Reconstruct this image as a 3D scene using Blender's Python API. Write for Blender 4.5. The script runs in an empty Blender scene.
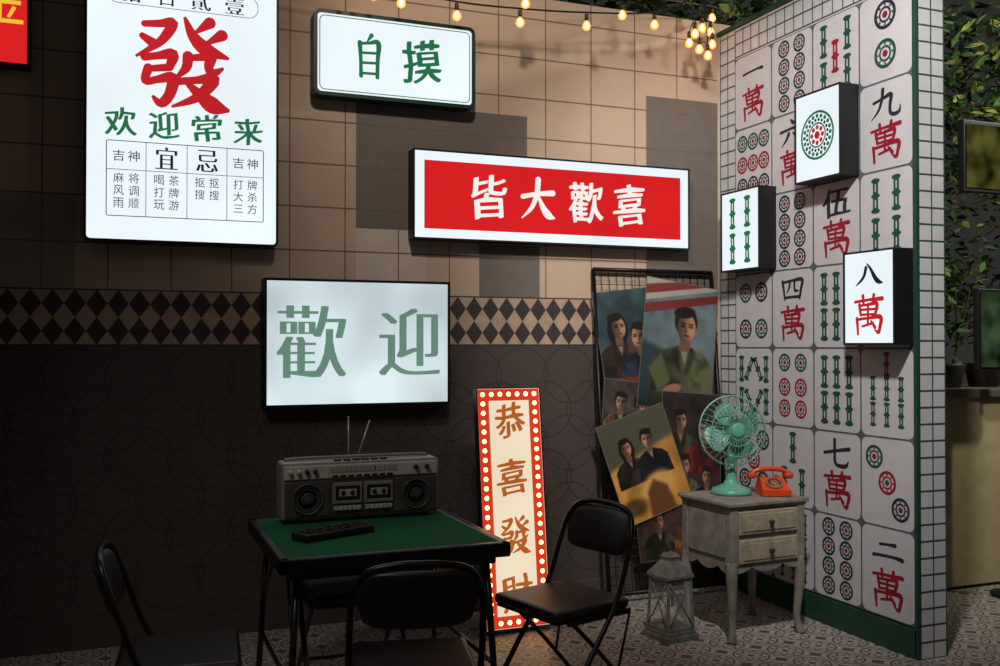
import bpy, bmesh, math, random
import numpy as np
from mathutils import Vector, Matrix, Euler
random.seed(7)
S = bpy.context.scene
S.view_settings.view_transform = 'Standard'
S.view_settings.look = 'None'
S.view_settings.exposure = 0
S.view_settings.gamma = 1

def lin(c):
    return tuple(((x/255)/12.92 if x/255 <= .04045 else ((x/255+.055)/1.055)**2.4) for x in c)

# ------------------------------------------------------------ materials
def mat(name, rgb, rough=.6, metal=0.0, noise=.15, nscale=12, spec=.4, emit=0, trans=0, alpha=1):
    m = bpy.data.materials.new(name); m.use_nodes = True
    nt = m.node_tree; b = nt.nodes['Principled BSDF']
    c = lin(rgb)
    tc = nt.nodes.new('ShaderNodeTexCoord'); n = nt.nodes.new('ShaderNodeTexNoise')
    n.inputs['Scale'].default_value = nscale; n.inputs['Detail'].default_value = 4
    nt.links.new(tc.outputs['Object'], n.inputs['Vector'])
    r = nt.nodes.new('ShaderNodeValToRGB')
    r.color_ramp.elements[0].position = .3; r.color_ramp.elements[1].position = .7
    r.color_ramp.elements[0].color = (*[x*(1-noise) for x in c], 1)
    r.color_ramp.elements[1].color = (*[min(1, x*(1+noise)) for x in c], 1)
    nt.links.new(n.outputs['Fac'], r.inputs['Fac'])
    nt.links.new(r.outputs['Color'], b.inputs['Base Color'])
    b.inputs['Roughness'].default_value = rough; b.inputs['Metallic'].default_value = metal
    b.inputs['Specular IOR Level'].default_value = spec
    return m

def glow(name, rgb, strength=1.0, var=.06, nscale=2.0, mixt=0):
    m = bpy.data.materials.new(name); m.use_nodes = True
    nt = m.node_tree; nt.nodes.clear()
    o = nt.nodes.new('ShaderNodeOutputMaterial'); e = nt.nodes.new('ShaderNodeEmission')
    tc = nt.nodes.new('ShaderNodeTexCoord'); n = nt.nodes.new('ShaderNodeTexNoise')
    n.inputs['Scale'].default_value = nscale; n.inputs['Detail'].default_value = 1
    nt.links.new(tc.outputs['Object'], n.inputs['Vector'])
    mr = nt.nodes.new('ShaderNodeMapRange')
    mr.inputs['From Min'].default_value = .3; mr.inputs['From Max'].default_value = .7
    mr.inputs['To Min'].default_value = strength*(1-var); mr.inputs['To Max'].default_value = strength*(1+var)
    nt.links.new(n.outputs['Fac'], mr.inputs['Value']); nt.links.new(mr.outputs['Result'], e.inputs['Strength'])
    e.inputs['Color'].default_value = (*lin(rgb), 1)
    if mixt:
        t=nt.nodes.new('ShaderNodeBsdfTransparent'); mx=nt.nodes.new('ShaderNodeMixShader'); mx.inputs[0].default_value=1-mixt
        nt.links.new(t.outputs[0],mx.inputs[1]); nt.links.new(e.outputs[0],mx.inputs[2]); nt.links.new(mx.outputs[0],o.inputs[0])
    else: nt.links.new(e.outputs[0], o.inputs[0])
    return m

# ------------------------------------------------------------ mesh builder
class MB:
    def __init__(s): s.v=[]; s.f=[]; s.m=[]; s.s=[]; s.mats=[]
    def mi(s, mt):
        if mt not in s.mats: s.mats.append(mt)
        return s.mats.index(mt)
    def add(s, vs, fs, mt, smooth=False, M=None):
        o = len(s.v); k = s.mi(mt)
        for p in vs:
            p = Vector(p)
            s.v.append(tuple(M @ p if M else p))
        for f in fs: s.f.append([i+o for i in f]); s.m.append(k); s.s.append(smooth)
    def rbox(s, c, size, mt, bev=.004, M=None, rot=None, seg=2):
        bm = bmesh.new(); bmesh.ops.create_cube(bm, size=1)
        for v in bm.verts: v.co = Vector((v.co.x*size[0], v.co.y*size[1], v.co.z*size[2]))
        if bev > 0: bmesh.ops.bevel(bm, geom=bm.edges[:], offset=min(bev, min(size)*.45), segments=seg, affect='EDGES', profile=.5)
        R = Matrix.Translation(Vector(c))
        if rot: R = R @ Euler(rot).to_matrix().to_4x4()
        if M: R = M @ R
        bm.verts.index_update()
        s.add([v.co[:] for v in bm.verts], [[v.index for v in f.verts] for f in bm.faces], mt, False, R); bm.free()
    def lathe(s, prof, mt, seg=24, M=None, smooth=True, cap=True):
        vs=[]; fs=[]
        for r,z in prof:
            for i in range(seg):
                a=2*math.pi*i/seg; vs.append((r*math.cos(a), r*math.sin(a), z))
        for j in range(len(prof)-1):
            for i in range(seg):
                a=j*seg+i; b=j*seg+(i+1)%seg; fs.append([a,b,b+seg,a+seg])
        if cap:
            fs.append(list(range(seg))[::-1]); fs.append([(len(prof)-1)*seg+i for i in range(seg)])
        s.add(vs, fs, mt, smooth, M)
    def tube(s, pts, r, mt, seg=8, closed=False, M=None, smooth=True):
        pts=[Vector(p) for p in pts]; n=len(pts); vs=[]; fs=[]
        rs = r if isinstance(r,(list,tuple)) else [r]*n
        prev=None
        for i,p in enumerate(pts):
            if closed: t=(pts[(i+1)%n]-pts[i-1])
            else: t=pts[min(i+1,n-1)]-pts[max(i-1,0)]
            t.normalize()
            if prev is None:
                a=Vector((0,0,1)) if abs(t.z)<.9 else Vector((1,0,0))
                x=t.cross(a).normalized()
            else:
                x=(prev-t*prev.dot(t)).normalized()
            prev=x; y=t.cross(x)
            for k in range(seg):
                an=2*math.pi*k/seg
                vs.append(tuple(p+(x*math.cos(an)+y*math.sin(an))*rs[i]))
        m = n if closed else n-1
        for i in range(m):
            for k in range(seg):
                a=i*seg+k; b=i*seg+(k+1)%seg; c=((i+1)%n)*seg+(k+1)%seg; d=((i+1)%n)*seg+k
                fs.append([a,b,c,d])
        if not closed:
            fs.append(list(range(seg))[::-1]); fs.append([(n-1)*seg+k for k in range(seg)])
        s.add(vs, fs, mt, smooth, M)
    def sphere(s, c, r, mt, M=None, seg=16, sc=(1,1,1)):
        prof=[]; n=10
        for i in range(n+1):
            a=math.pi*i/n; prof.append((max(.0001,r*math.sin(a)), -r*math.cos(a)))
        R=Matrix.Translation(Vector(c)) @ Matrix.Diagonal((*sc,1))
        if M: R=M@R
        s.lathe(prof, mt, seg, R)
    def build(s, name, loc=(0,0,0), rotz=0, parent=None):
        me=bpy.data.meshes.new(name); me.from_pydata(s.v,[],s.f)
        for mt in s.mats: me.materials.append(mt)
        me.polygons.foreach_set('material_index', s.m); me.polygons.foreach_set('use_smooth', s.s)
        me.update()
        o=bpy.data.objects.new(name, me); S.collection.objects.link(o)
        o.location=loc; o.rotation_euler=(0,0,rotz)
        if parent: o.parent=parent
        return o

def catmull(pts, n=6, closed=False):
    P=[Vector(p) for p in pts]; out=[]; N=len(P)
    rng = N if closed else N-1
    for i in range(rng):
        p0=P[i-1] if (closed or i>0) else P[0]; p1=P[i]; p2=P[(i+1)%N]; p3=P[(i+2)%N] if (closed or i+2<N) else P[-1]
        for k in range(n):
            t=k/n
            out.append(.5*((2*p1)+(-p0+p2)*t+(2*p0-5*p1+4*p2-p3)*t*t+(-p0+3*p1-3*p2+p3)*t**3))
    if not closed: out.append(P[-1])
    return out

def rrect(cx,cy,w,h,r,n=5):
    pts=[]
    r=max(r,.0005)
    for (sx,sy,a0) in ((1,-1,-90),(1,1,0),(-1,1,90),(-1,-1,180)):
        for k in range(n+1):
            a=math.radians(a0+90*k/n)
            pts.append((cx+sx*(w/2-r)+r*math.cos(a), cy+sy*(h/2-r)+r*math.sin(a)))
    return pts

# ------------------------------------------------------------ glyphs
_gc={}
def glyph_mesh(ch, off):
    k=(ch,off)
    if k in _gc: return _gc[k]
    cu=bpy.data.curves.new('g','FONT'); cu.body=ch; cu.size=1; cu.resolution_u=4; cu.offset=off
    ob=bpy.data.objects.new('g',cu); S.collection.objects.link(ob)
    dg=bpy.context.evaluated_depsgraph_get(); dg.update()
    me=bpy.data.meshes.new_from_object(ob.evaluated_get(dg))
    vs=[(v.co.x,v.co.y) for v in me.vertices]; fs=[list(p.vertices) for p in me.polygons]
    bpy.data.objects.remove(ob); bpy.data.curves.remove(cu); bpy.data.meshes.remove(me)
    if not vs: vs=[(0,0),(1,0),(1,1),(0,1)]; fs=[[0,1,2,3]]
    xs=[a for a,b in vs]; ys=[b for a,b in vs]
    x0,x1,y0,y1=min(xs),max(xs),min(ys),max(ys)
    vs=[((a-x0)/(x1-x0)-.5,(b-y0)/(y1-y0)-.5) for a,b in vs]
    _gc[k]=(vs,fs); return _gc[k]

BR={
'一':[[(6,44,9),(20,49,8),(72,54,8),(94,50,13)]],
'二':[[(26,74,8),(50,78,7),(74,80,11)],[(4,20,9),(20,24,8),(70,28,8),(96,24,13)]],
'三':[[(22,88,8),(50,91,7),(76,92,11)],[(28,52,8),(50,54,7),(70,55,10)],[(4,10,9),(50,16,8),(96,14,13)]],
'八':[[(42,78,10),(36,50,9),(24,30,7),(6,12,2)],[(46,92,4),(58,72,8),(72,40,12),(84,24,12),(99,18,2)]],
'六':[[(46,99,5),(55,87,12)],[(4,60,8),(50,66,7),(96,67,12)],[(38,48,11),(28,28,8),(8,4,2)],[(56,48,5),(72,28,10),(88,8,14)]],
'七':[[(4,48,8),(50,60,8),(94,70,10)],[(42,97,10),(42,50,9),(43,22,9),(54,9,9),(82,10,10),(92,30,2)]],
'九':[[(42,97,10),(39,66,9),(28,32,7),(4,4,2)],[(12,60,7),(40,67,7),(68,74,11),(65,42,9),(66,16,9),(78,7,9),(94,12,8),(97,34,2)]],
'四':[[(10,80,10),(15,45,8),(19,14,7)],[(11,77,7),(50,83,7),(90,84,11),(86,50,9),(80,16,8)],[(40,80,8),(38,58,7),(27,38,3)],[(60,81,8),(59,56,7),(64,44,8),(77,45,3)],[(19,20,7),(50,22,7),(80,22,8)]],
'萬':[[(8,84,6),(50,88,6),(92,90,9)],[(33,99,8),(35,79,6)],[(67,100,8),(63,80,6)],[(22,76,8),(26,49,6)],[(23,74,5),(50,76,6),(76,78,9),(71,50,7)],[(27,63,5),(71,64,5)],[(27,50,5),(70,51,5)],[(49,77,6),(48,24,6)],
      [(14,40,8),(16,20,7),(17,0,6)],[(15,38,6),(50,41,6),(87,43,10),(85,16,8),(80,4,8),(68,12,2)],[(31,20,5),(48,24,5),(64,28,6)],[(58,34,4),(70,17,8)]],
'發':[[(12,88,5),(28,90,6),(41,92,8),(32,74,7),(20,62,5),(3,50,2)],[(10,74,5),(22,66,8)],[(54,99,3),(62,80,8),(76,66,11),(99,58,3)],[(80,97,9),(66,85,3)],[(93,84,9),(77,73,3)],
      [(12,50,6),(26,53,6),(41,56,9),(38,42,6)],[(16,37,5),(38,41,6)],[(16,38,7),(13,23,6),(26,26,6),(41,29,9),(38,10,8),(29,-1,7),(20,7,2)],
      [(57,56,8),(55,42,7),(44,29,2)],[(58,54,5),(70,56,6),(81,58,9),(79,45,7),(84,39,7),(95,46,2)],[(48,26,6),(66,29,6),(84,32,10),(72,14,8),(60,5,6),(40,-4,2)],[(56,25,4),(70,12,9),(84,1,13),(99,-3,4)]],
'大':[[(6,56,9),(50,64,8),(94,68,11)],[(51,99,11),(47,64,10),(32,30,8),(3,3,2)],[(51,60,4),(66,30,11),(82,12,14),(99,6,3)]],
'自':[[(58,100,10),(44,84,3)],[(20,80,11),(23,40,8),(24,0,9)],[(21,78,7),(50,81,7),(80,83,12),(78,40,9),(77,0,9)],[(25,56,6),(76,58,6)],[(25,32,6),(76,34,6)],[(25,7,6),(77,8,6)]],
}
class Canvas:
    def __init__(s,O,U,V,step=.0006):
        s.O=Vector(O); s.U=Vector(U).normalized(); s.V=Vector(V).normalized(); s.N=s.U.cross(s.V).normalized()
        s.mb=MB(); s.step=step
    def P(s,p,l): return tuple(s.O+s.U*p[0]+s.V*p[1]+s.N*(s.step*l))
    def poly(s,pts,mt,l=1): s.mb.add([s.P(p,l) for p in pts],[list(range(len(pts)))],mt)
    def rect(s,x0,y0,x1,y1,mt,l=1): s.poly([(x0,y0),(x1,y0),(x1,y1),(x0,y1)],mt,l)
    def rr(s,cx,cy,w,h,r,mt,l=1): s.poly(rrect(cx,cy,w,h,r),mt,l)
    def disc(s,cx,cy,r,mt,l=1,n=20,ry=None):
        ry=ry or r
        s.poly([(cx+r*math.cos(2*math.pi*i/n),cy+ry*math.sin(2*math.pi*i/n)) for i in range(n)],mt,l)
    def loop(s,a,b,mt,l=1):
        n=len(a); s.mb.add([s.P(p,l) for p in a]+[s.P(p,l) for p in b],[[i,(i+1)%n,n+(i+1)%n,n+i] for i in range(n)],mt)
    def ring(s,cx,cy,r0,r1,mt,l=1,n=28):
        c=[(math.cos(2*math.pi*i/n),math.sin(2*math.pi*i/n)) for i in range(n)]
        s.loop([(cx+r1*a,cy+r1*b) for a,b in c],[(cx+r0*a,cy+r0*b) for a,b in c],mt,l)
    def frame(s,x0,y0,x1,y1,t,mt,l=1,r=.0):
        cx,cy,w,h=(x0+x1)/2,(y0+y1)/2,x1-x0,y1-y0
        s.loop(rrect(cx,cy,w,h,r),rrect(cx,cy,w-2*t,h-2*t,max(r-t,0)),mt,l)
    def brush(s,ch,cx,cy,w,h,mt,l,wk=1.0):
        for si,st in enumerate(BR[ch]):
            pts=catmull([(a,b,c_) for a,b,c_ in st],5)
            q=[Vector((cx+(p.x/100-.5)*w, cy+(p.y/100-.5)*h)) for p in pts]; L_=l+.12*si
            wd=[max(.6,p.z)*.5/100*math.sqrt(w*h)*wk*1.05 for p in pts]
            vs=[];fs=[]
            for i,p in enumerate(q):
                t=q[min(i+1,len(q)-1)]-q[max(i-1,0)]; t.normalize(); n=Vector((-t.y,t.x))
                vs+= [s.P(tuple(p+n*wd[i]),L_),s.P(tuple(p-n*wd[i]),L_)]
            for i in range(len(q)-1): fs.append([2*i+1,2*i+3,2*i+2,2*i])
            s.mb.add(vs,fs,mt)
            for k in(0,-1):
                if wd[k]>.003*math.sqrt(w*h)*5: s.disc(q[k].x,q[k].y,wd[k],mt,L_+.05,12)
    def glyph(s,ch,cx,cy,w,h,mt,l=2,style='sans',wk=None):
        if style.startswith('brush') and ch in BR:
            s.brush(ch,cx,cy,w,h,mt,l,wk or (1.2 if style=='brushbold' else 1.0)); return
        off={'sans':0,'bold':.012,'serif':-.012,'brush':-.006,'brushbold':.0}[style]
        vs,fs=glyph_mesh(ch,off)
        copies=[(0,0)]
        if style=='serif': copies=[(-.036,0),(-.018,0),(0,0),(.018,0),(.036,0)]
        if style.startswith('brush'): copies=[(-.026,-.010),(-.009,-.003),(.009,.003),(.026,.010)]
        for ci,(dx,dy) in enumerate(copies):
            pts=[]
            for a,b in vs:
                if style.startswith('brush'):
                    b2=b+.10*a+.025*math.sin(a*7+ord(ch)%5); a2=a*.97-.04*b+.02*math.sin(b*8+ord(ch)%7)
                else: a2,b2=a,b
                pts.append(s.P((cx+(a2+dx)*w,cy+(b2+dy)*h),l+.2*ci))
            s.mb.add(pts,fs,mt)
    def build(s,name,parent=None,loc=(0,0,0)): return s.mb.build(name,loc=loc,parent=parent)

# ------------------------------------------------------------ common materials
M_black=mat('black_frame',(22,22,24),.45)
M_dgreen=mat('dark_green_frame',(18,58,48),.4)
G_white=glow('lit_acrylic_white',(226,236,240),1.12,.05)
G_cool=glow('lit_acrylic_cool',(202,218,222),1.05,.22,2.5)
G_red=glow('lit_red',(218,34,36),.95,.05)
G_redtx=glow('lit_red_ink',(205,38,45),.85,.05)
G_green=glow('lit_green_ink',(42,122,82),.8,.05)
G_gray=glow('lit_greygreen_ink',(108,144,128),.85,.08)
G_dark=glow('lit_dark_ink',(40,38,58),.75,.05)
G_wt=glow('lit_white_ink',(245,240,235),1,.03)
G_yel=glow('lit_yellow_ink',(240,190,60),1,.03)
G_cream=glow('lit_cream',(240,222,194),1.0,.06)
G_brown=glow('lit_ochre_ink',(190,100,36),.85,.06)
G_bulb=glow('marquee_bulb',(255,226,130),5.0,.05)
G_redborder=glow('marquee_red',(222,60,38),.9,.08)

# ------------------------------------------------------------ floor & walls
def floor_mat():
    m=bpy.data.materials.new('lace_floor_tile'); m.use_nodes=True; nt=m.node_tree; b=nt.nodes['Principled BSDF']
    tc=nt.nodes.new('ShaderNodeTexCoord'); sx=nt.nodes.new('ShaderNodeSeparateXYZ'); nt.links.new(tc.outputs['Object'],sx.inputs[0])
    def mm(op,a,c=None,d=None):
        n=nt.nodes.new('ShaderNodeMath'); n.operation=op
        for i,x in enumerate((a,c,d)):
            if x is None: continue
            if isinstance(x,(int,float)): n.inputs[i].default_value=x
            else: nt.links.new(x,n.inputs[i])
        return n.outputs[0]
    T=.2
    px=mm('SUBTRACT',mm('FRACT',mm('DIVIDE',sx.outputs[0],T)),.5); py=mm('SUBTRACT',mm('FRACT',mm('DIVIDE',sx.outputs[1],T)),.5)
    ax=mm('ABSOLUTE',px); ay=mm('ABSOLUTE',py)
    r=mm('SQRT',mm('ADD',mm('MULTIPLY',px,px),mm('MULTIPLY',py,py)))
    ang=mm('ARCTAN2',py,px)
    pet=mm('ADD',.27,mm('MULTIPLY',mm('COSINE',mm('MULTIPLY',ang,8)),.06))
    l1=mm('LESS_THAN',mm('ABSOLUTE',mm('SUBTRACT',r,pet)),.04)
    l2=mm('LESS_THAN',mm('ABSOLUTE',mm('SUBTRACT',r,.42)),.03)
    l3=mm('LESS_THAN',r,.09)
    qx=mm('SUBTRACT',.5,ax); qy=mm('SUBTRACT',.5,ay)
    l4=mm('LESS_THAN',mm('ADD',qx,qy),.19)
    l5=mm('GREATER_THAN',mm('MAXIMUM',ax,ay),.488)
    pat=mm('MAXIMUM',mm('MAXIMUM',mm('MAXIMUM',l1,l2),mm('MAXIMUM',l3,l4)),0)
    mx=nt.nodes.new('ShaderNodeMix'); mx.data_type='RGBA'; nt.links.new(pat,mx.inputs[0])
    mx.inputs[6].default_value=(*lin((178,168,158)),1); mx.inputs[7].default_value=(*lin((100,93,88)),1)
    mx2=nt.nodes.new('ShaderNodeMix'); mx2.data_type='RGBA'; nt.links.new(l5,mx2.inputs[0])
    nt.links.new(mx.outputs[2],mx2.inputs[6]); mx2.inputs[7].default_value=(*lin((74,68,64)),1)
    nt.links.new(mx2.outputs[2],b.inputs['Base Color']); b.inputs['Roughness'].default_value=.42
    return m
fm=MB(); fm.add([(-9,-9,0),(9,-9,0),(9,9,0),(-9,9,0)],[[0,1,2,3]],floor_mat()); fm.build('floor')

M_wall=mat('beige_wall_paint',(190,165,144),.7,noise=.07,nscale=3)
M_low=mat('dark_wall_paper',(76,67,63),.75,noise=.1,nscale=4)
w=MB(); w.rbox((-2.75,.075,1.775),(5.86,.15,3.55),M_wall,0); wall_back=w.build('wall_back')
M_line=mat('grout_line',(116,98,84),.8)
M_blk=mat('grey_brown_tile',(110,100,92),.7,noise=.06)
M_blk2=mat('light_tile',(198,182,168),.7,noise=.06)
M_blk3=mat('taupe_tile',(160,140,124),.7,noise=.06)
M_tan=mat('band_tan',(176,150,128),.7)
M_dk=mat('band_dark',(60,51,49),.7)
M_ring=mat('circle_line',(51,44,41),.7)
c=Canvas((0,0,0),(1,0,0),(0,0,1))
for (s0,s1,z0,z1,mt) in ((2.34,1.94,2.14,2.84,M_blk),(1.94,1.32,2.6,2.84,M_blk),(.52,.0,1.78,3.04,M_blk),(1.62,1.24,1.78,2.08,M_blk),
                      (5.5,3.75,1.78,2.245,M_blk3),(2.34,1.94,1.78,2.14,M_blk2)):
    c.rect(-s0,z0,-s1,z1,mt,1)
x=0
while x>-5.5:
    x-=.30; c.rect(x-.0035,1.775,x+.0035,3.55,M_line,2)
z=1.775
while z<3.5:
    z+=.235; c.rect(-5.6,z-.0035,0,z+.0035,M_line,2.5)
c.rect(-5.66,0,0,1.5,M_low,1); c.rect(-5.66,1.5,0,1.775,M_tan,1)
dw=.1; dh=.275/2
n=int(5.6/dw)
for i in range(n):
    for j in range(2):
        cx=-dw*(i+.5); cz=1.5+dh*(j+.5)
        c.poly([(cx,cz-dh/2),(cx+dw/2,cz),(cx,cz+dh/2),(cx-dw/2,cz)],M_dk,2)
c.rect(-5.6,1.495,0,1.503,M_dk,3); c.rect(-5.6,1.772,0,1.779,M_dk,3)
for j in range(8):
    for i in range(20):
        cx=-.15-.30*i+(.15 if j%2 else 0); cz=1.32-.2*j
        if cx>-.2 or cz-.17<0: continue
        c.ring(cx,cz,.1625,.1675,M_ring,2+(j%2)*.4+(i%2)*.2,36)
c.build('wall_tile_pattern',parent=wall_back)

M_wtile=mat('white_ceramic_tile',(205,205,205),.35,noise=.05)
M_gline=mat('green_grout',(50,78,66),.6)
w=MB(); w.rbox((.09,-.8275,1.73),(.16,1.655,3.46),M_wtile,0); wall_right=w.build('wall_right')
c=Canvas((0,0,0),(0,-1,0),(0,0,1))
def grid(c,x0,x1,y0,y1,st,t,mt,l):
    x=x0
    while x<=x1+.001: c.rect(x-t/2,y0,x+t/2,y1,mt,l); x+=st
    y=y0
    while y<=y1+.001: c.rect(x0,y-t/2,x1,y+t/2,mt,l+1); y+=st
c.O=Vector((.01,0,0))
grid(c,.02,.18,.15,3.45,.08,.008,M_gline,1)
grid(c,.18,1.62,3.28,3.45,.08,.008,M_gline,1)
c.build('tile_grid',parent=wall_right)
c=Canvas((.01,-1.655,0),(1,0,0),(0,0,1)); grid(c,0,.16,0,3.45,.08,.008,M_gline,1); c.build('tile_grid_end',parent=wall_right)
M_base=mat('green_baseboard',(34,70,54),.5)
b=MB(); b.rbox((0,-.8275,.07),(.03,1.65,.14),M_base,.003); b.build('baseboard_right')
b=MB(); b.rbox((-.005,-1.651,1.73),(.02,.02,3.44),M_base,.002); b.build('trim_1')
b=MB(); b.rbox((.09,-.8275,3.475),(.19,1.68,.03),M_base,.003); b.build('trim_2')
b=MB(); b.rbox((-2.84,-.012,.05),(5.6,.02,.1),M_low,.003); b.build('baseboard_back')

# ------------------------------------------------------------ mahjong mural
M_face=mat('mahjong_tile_face',(203,201,203),.5,noise=.04)
M_gap=mat('mahjong_gap',(92,92,98),.7)
I_g=mat('ink_green',(24,78,62),.6); I_d=mat('ink_dark',(38,40,52),.6); I_r=mat('ink_red',(150,18,40),.6)
PAINT=(I_g,I_d,I_r,M_face)
LIT=(G_green,G_dark,G_redtx,G_white)
def coin(c,x,y,r,mts,col,l=3):
    g,d,rd,f=mts
    c.ring(x,y,r*.76,r,col,l); c.ring(x,y,r*.40,r*.56,col,l); c.disc(x,y,r*.24,rd if col!=rd else g,l)
    for k in range(8):
        a=k*math.pi/4; c.disc(x+r*.67*math.cos(a),y+r*.67*math.sin(a),r*.09,col,l+.3,8)
def stick(c,x,y,h,mts,col,ang=0,l=3):
    g,d,rd,f=mts; w=h*.23
    R=lambda a,b:(x+a*math.cos(ang)-b*math.sin(ang), y+a*math.sin(ang)+b*math.cos(ang))
    for sy in (-1,1):
        c.poly([R(-w*.45,sy*h*.06),R(w*.45,sy*h*.06),R(w*.45,sy*h*.40),R(-w*.45,sy*h*.40)][::sy],col,l)
        c.poly([R(-w*.10,sy*h*.12),R(w*.10,sy*h*.12),R(w*.10,sy*h*.34),R(-w*.10,sy*h*.34)][::sy],f,l+1)
    for yy in (-h*.44,0,h*.44):
        c.poly([R(w*.78*math.cos(k*math.pi/5),yy+h*.075*math.sin(k*math.pi/5)) for k in range(10)],col,l+.4)
def tile_art(c,cx,cy,w,h,spec,mts,l=3):
    g,d,rd,f=mts
    kind,v=spec
    if kind=='wan':
        hh_={'一':.2,'二':.26,'三':.3,'八':.3}.get(v,.35)
        c.glyph(v,cx,cy+h*.25,w*.60,h*hh_,d,l,'brushbold'); c.glyph('萬',cx,cy-h*.19,w*.66,h*.43,rd,l,'brushbold')
    elif kind=='dot':
        r=w*.17
        L={1:[(0,0,3)],2:[(0,.25,1),(0,-.2,0)],3:[(-.25,.28,0),(0,0,2),(.25,-.28,1)],
           4:[(-.22,.25,0),(.22,.25,1),(-.22,-.25,1),(.22,-.25,0)],
           5:[(-.25,.28,0),(.25,.28,1),(0,0,2),(-.25,-.28,1),(.25,-.28,0)],
           6:[(-.2,.32,0),(.2,.32,0),(-.2,.0,2),(.2,.0,2),(-.2,-.28,2),(.2,-.28,2)],
           7:[(-.28,.36,0),(0,.27,0),(.28,.18,0),(-.18,-.08,2),(.18,-.08,2),(-.18,-.35,2),(.18,-.35,2)],
           8:[(a,b,1) for a in(-.19,.19) for b in(-.36,-.12,.12,.36)],
           9:[(a,b,(0 if b>0 else (2 if b==0 else 1))) for a in(-.3,0,.3) for b in(-.3,0,.3)]}[v]
        if v==2: r=w*.21
        if v==8: r=w*.143
        if v in (7,9,6): r=w*.148
        if v==1:
            R=w*.38
            c.ring(cx,cy,R*.9,R,g,l); c.ring(cx,cy,R*.45,R*.52,g,l); c.disc(cx,cy,R*.16,rd,l)
            for k in range(20):
                a=k*math.pi/10; c.disc(cx+R*.78*math.cos(a),cy+R*.78*math.sin(a),R*.09,g,l+.2,8)
                c.disc(cx+R*.62*math.cos(a+.15),cy+R*.62*math.sin(a+.15),R*.07,d,l+.2,8)
            for k in range(8):
                a=k*math.pi/4; c.disc(cx+R*.32*math.cos(a),cy+R*.32*math.sin(a),R*.10,rd,l+.2,8)
            return
        for a,b,k in L: coin(c,cx+a*w,cy+b*h,r,mts,(g,d,rd)[k],l)
    elif kind=='bam':
        if v in (2,3,4,5,6,7,9):
            L={2:[(0,.23,0),(0,-.23,0)],3:[(0,.24,0),(-.22,-.22,0),(.22,-.22,0)],4:[(-.2,.23,0),(.2,.23,0),(-.2,-.23,0),(.2,-.23,0)],
               5:[(-.26,.23,0),(.26,.23,0),(-.26,-.23,0),(.26,-.23,0),(0,0,2)],
               6:[(a,b,0) for a in(-.27,0,.27) for b in(-.22,.22)],
               7:[(0,.33,2)]+[(a,b,0) for a in(-.27,0,.27) for b in(-.25,.05)],
               9:[(a,b,2 if a==0 else 0) for a in(-.28,0,.28) for b in(-.3,0,.3)]}[v]
            hh=h*(.4 if v<7 else .28)
            for a,b,k in L: stick(c,cx+a*w,cy+b*h,hh,mts,(g,d,rd)[k],0,l)
        else:
            for sy in (1,-1):
                for a in(-.34,.34): stick(c,cx+a*w,cy+sy*.22*h,h*.36,mts,g,0,l)
                stick(c,cx-.12*w,cy+sy*.22*h,h*.34,mts,g,sy*-.5,l); stick(c,cx+.12*w,cy+sy*.22*h,h*.34,mts,g,sy*.5,l)
rows=[[('wan','一'),('dot',8),('bam',5),('dot',2)],
      [('dot',9),('wan','六'),('dot',1),('wan','九')],
      [('bam',4),('dot',8),('wan','伍'),('bam',4)],
      [('dot',4),('wan','四'),('bam',6),('bam',3)],
      [('bam',8),('dot',6),('bam',6),('bam',7)],
      [('dot',5),('bam',3),('wan','七'),('dot',3)],
      [('wan','三'),('bam',9),('dot',8),('wan','二')]]
b=MB(); b.rbox((.0,-.92,1.705),(.012,1.44,3.11),M_gap,0)
mural=b.build('mahjong_tile_mural')
c=Canvas((-.0065,0,0),(0,-1,0),(0,0,1),.0004)
for j,row in enumerate(rows):
    for i,sp in enumerate(row):
        cx=.2+.36*(i+.5); cy=3.26-.4443*(j+.5)
        c.rr(cx,cy,.350,.434,.035,M_face,1); tile_art(c,cx,cy,.35,.434,sp,PAINT)
c.build('tile_faces',parent=mural)

# ------------------------------------------------------------ light boxes
def lightbox(name,O,U,V,w,h,depth,frame,face,fw=.012,r=.004,inner=None):
    O=Vector(O);U=Vector(U).normalized();V=Vector(V).normalized();N=U.cross(V)
    mb=MB(); out=rrect(w/2,h/2,w,h,r); inn=rrect(w/2,h/2,w-2*fw,h-2*fw,max(r-fw,.001)); n=len(out)
    P=lambda p,d: tuple(U*p[0]+V*p[1]+N*d)
    vs=[P(p,.0) for p in out]+[P(p,depth) for p in out]+[P(p,depth) for p in inn]+[P(p,depth-.006) for p in inn]
    fs=[list(range(n))[::-1]]
    for k in range(3):
        for i in range(n): fs.append([k*n+i,k*n+(i+1)%n,(k+1)*n+(i+1)%n,(k+1)*n+i])
    mb.add(vs,fs,frame); mb.add([P(p,depth-.0058) for p in inn],[list(range(n))],face)
    body=mb.build(name,loc=O)
    cv=Canvas(N*(depth-.0055),U,V); return body,cv
X=(1,0,0);Z=(0,0,1)
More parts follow.
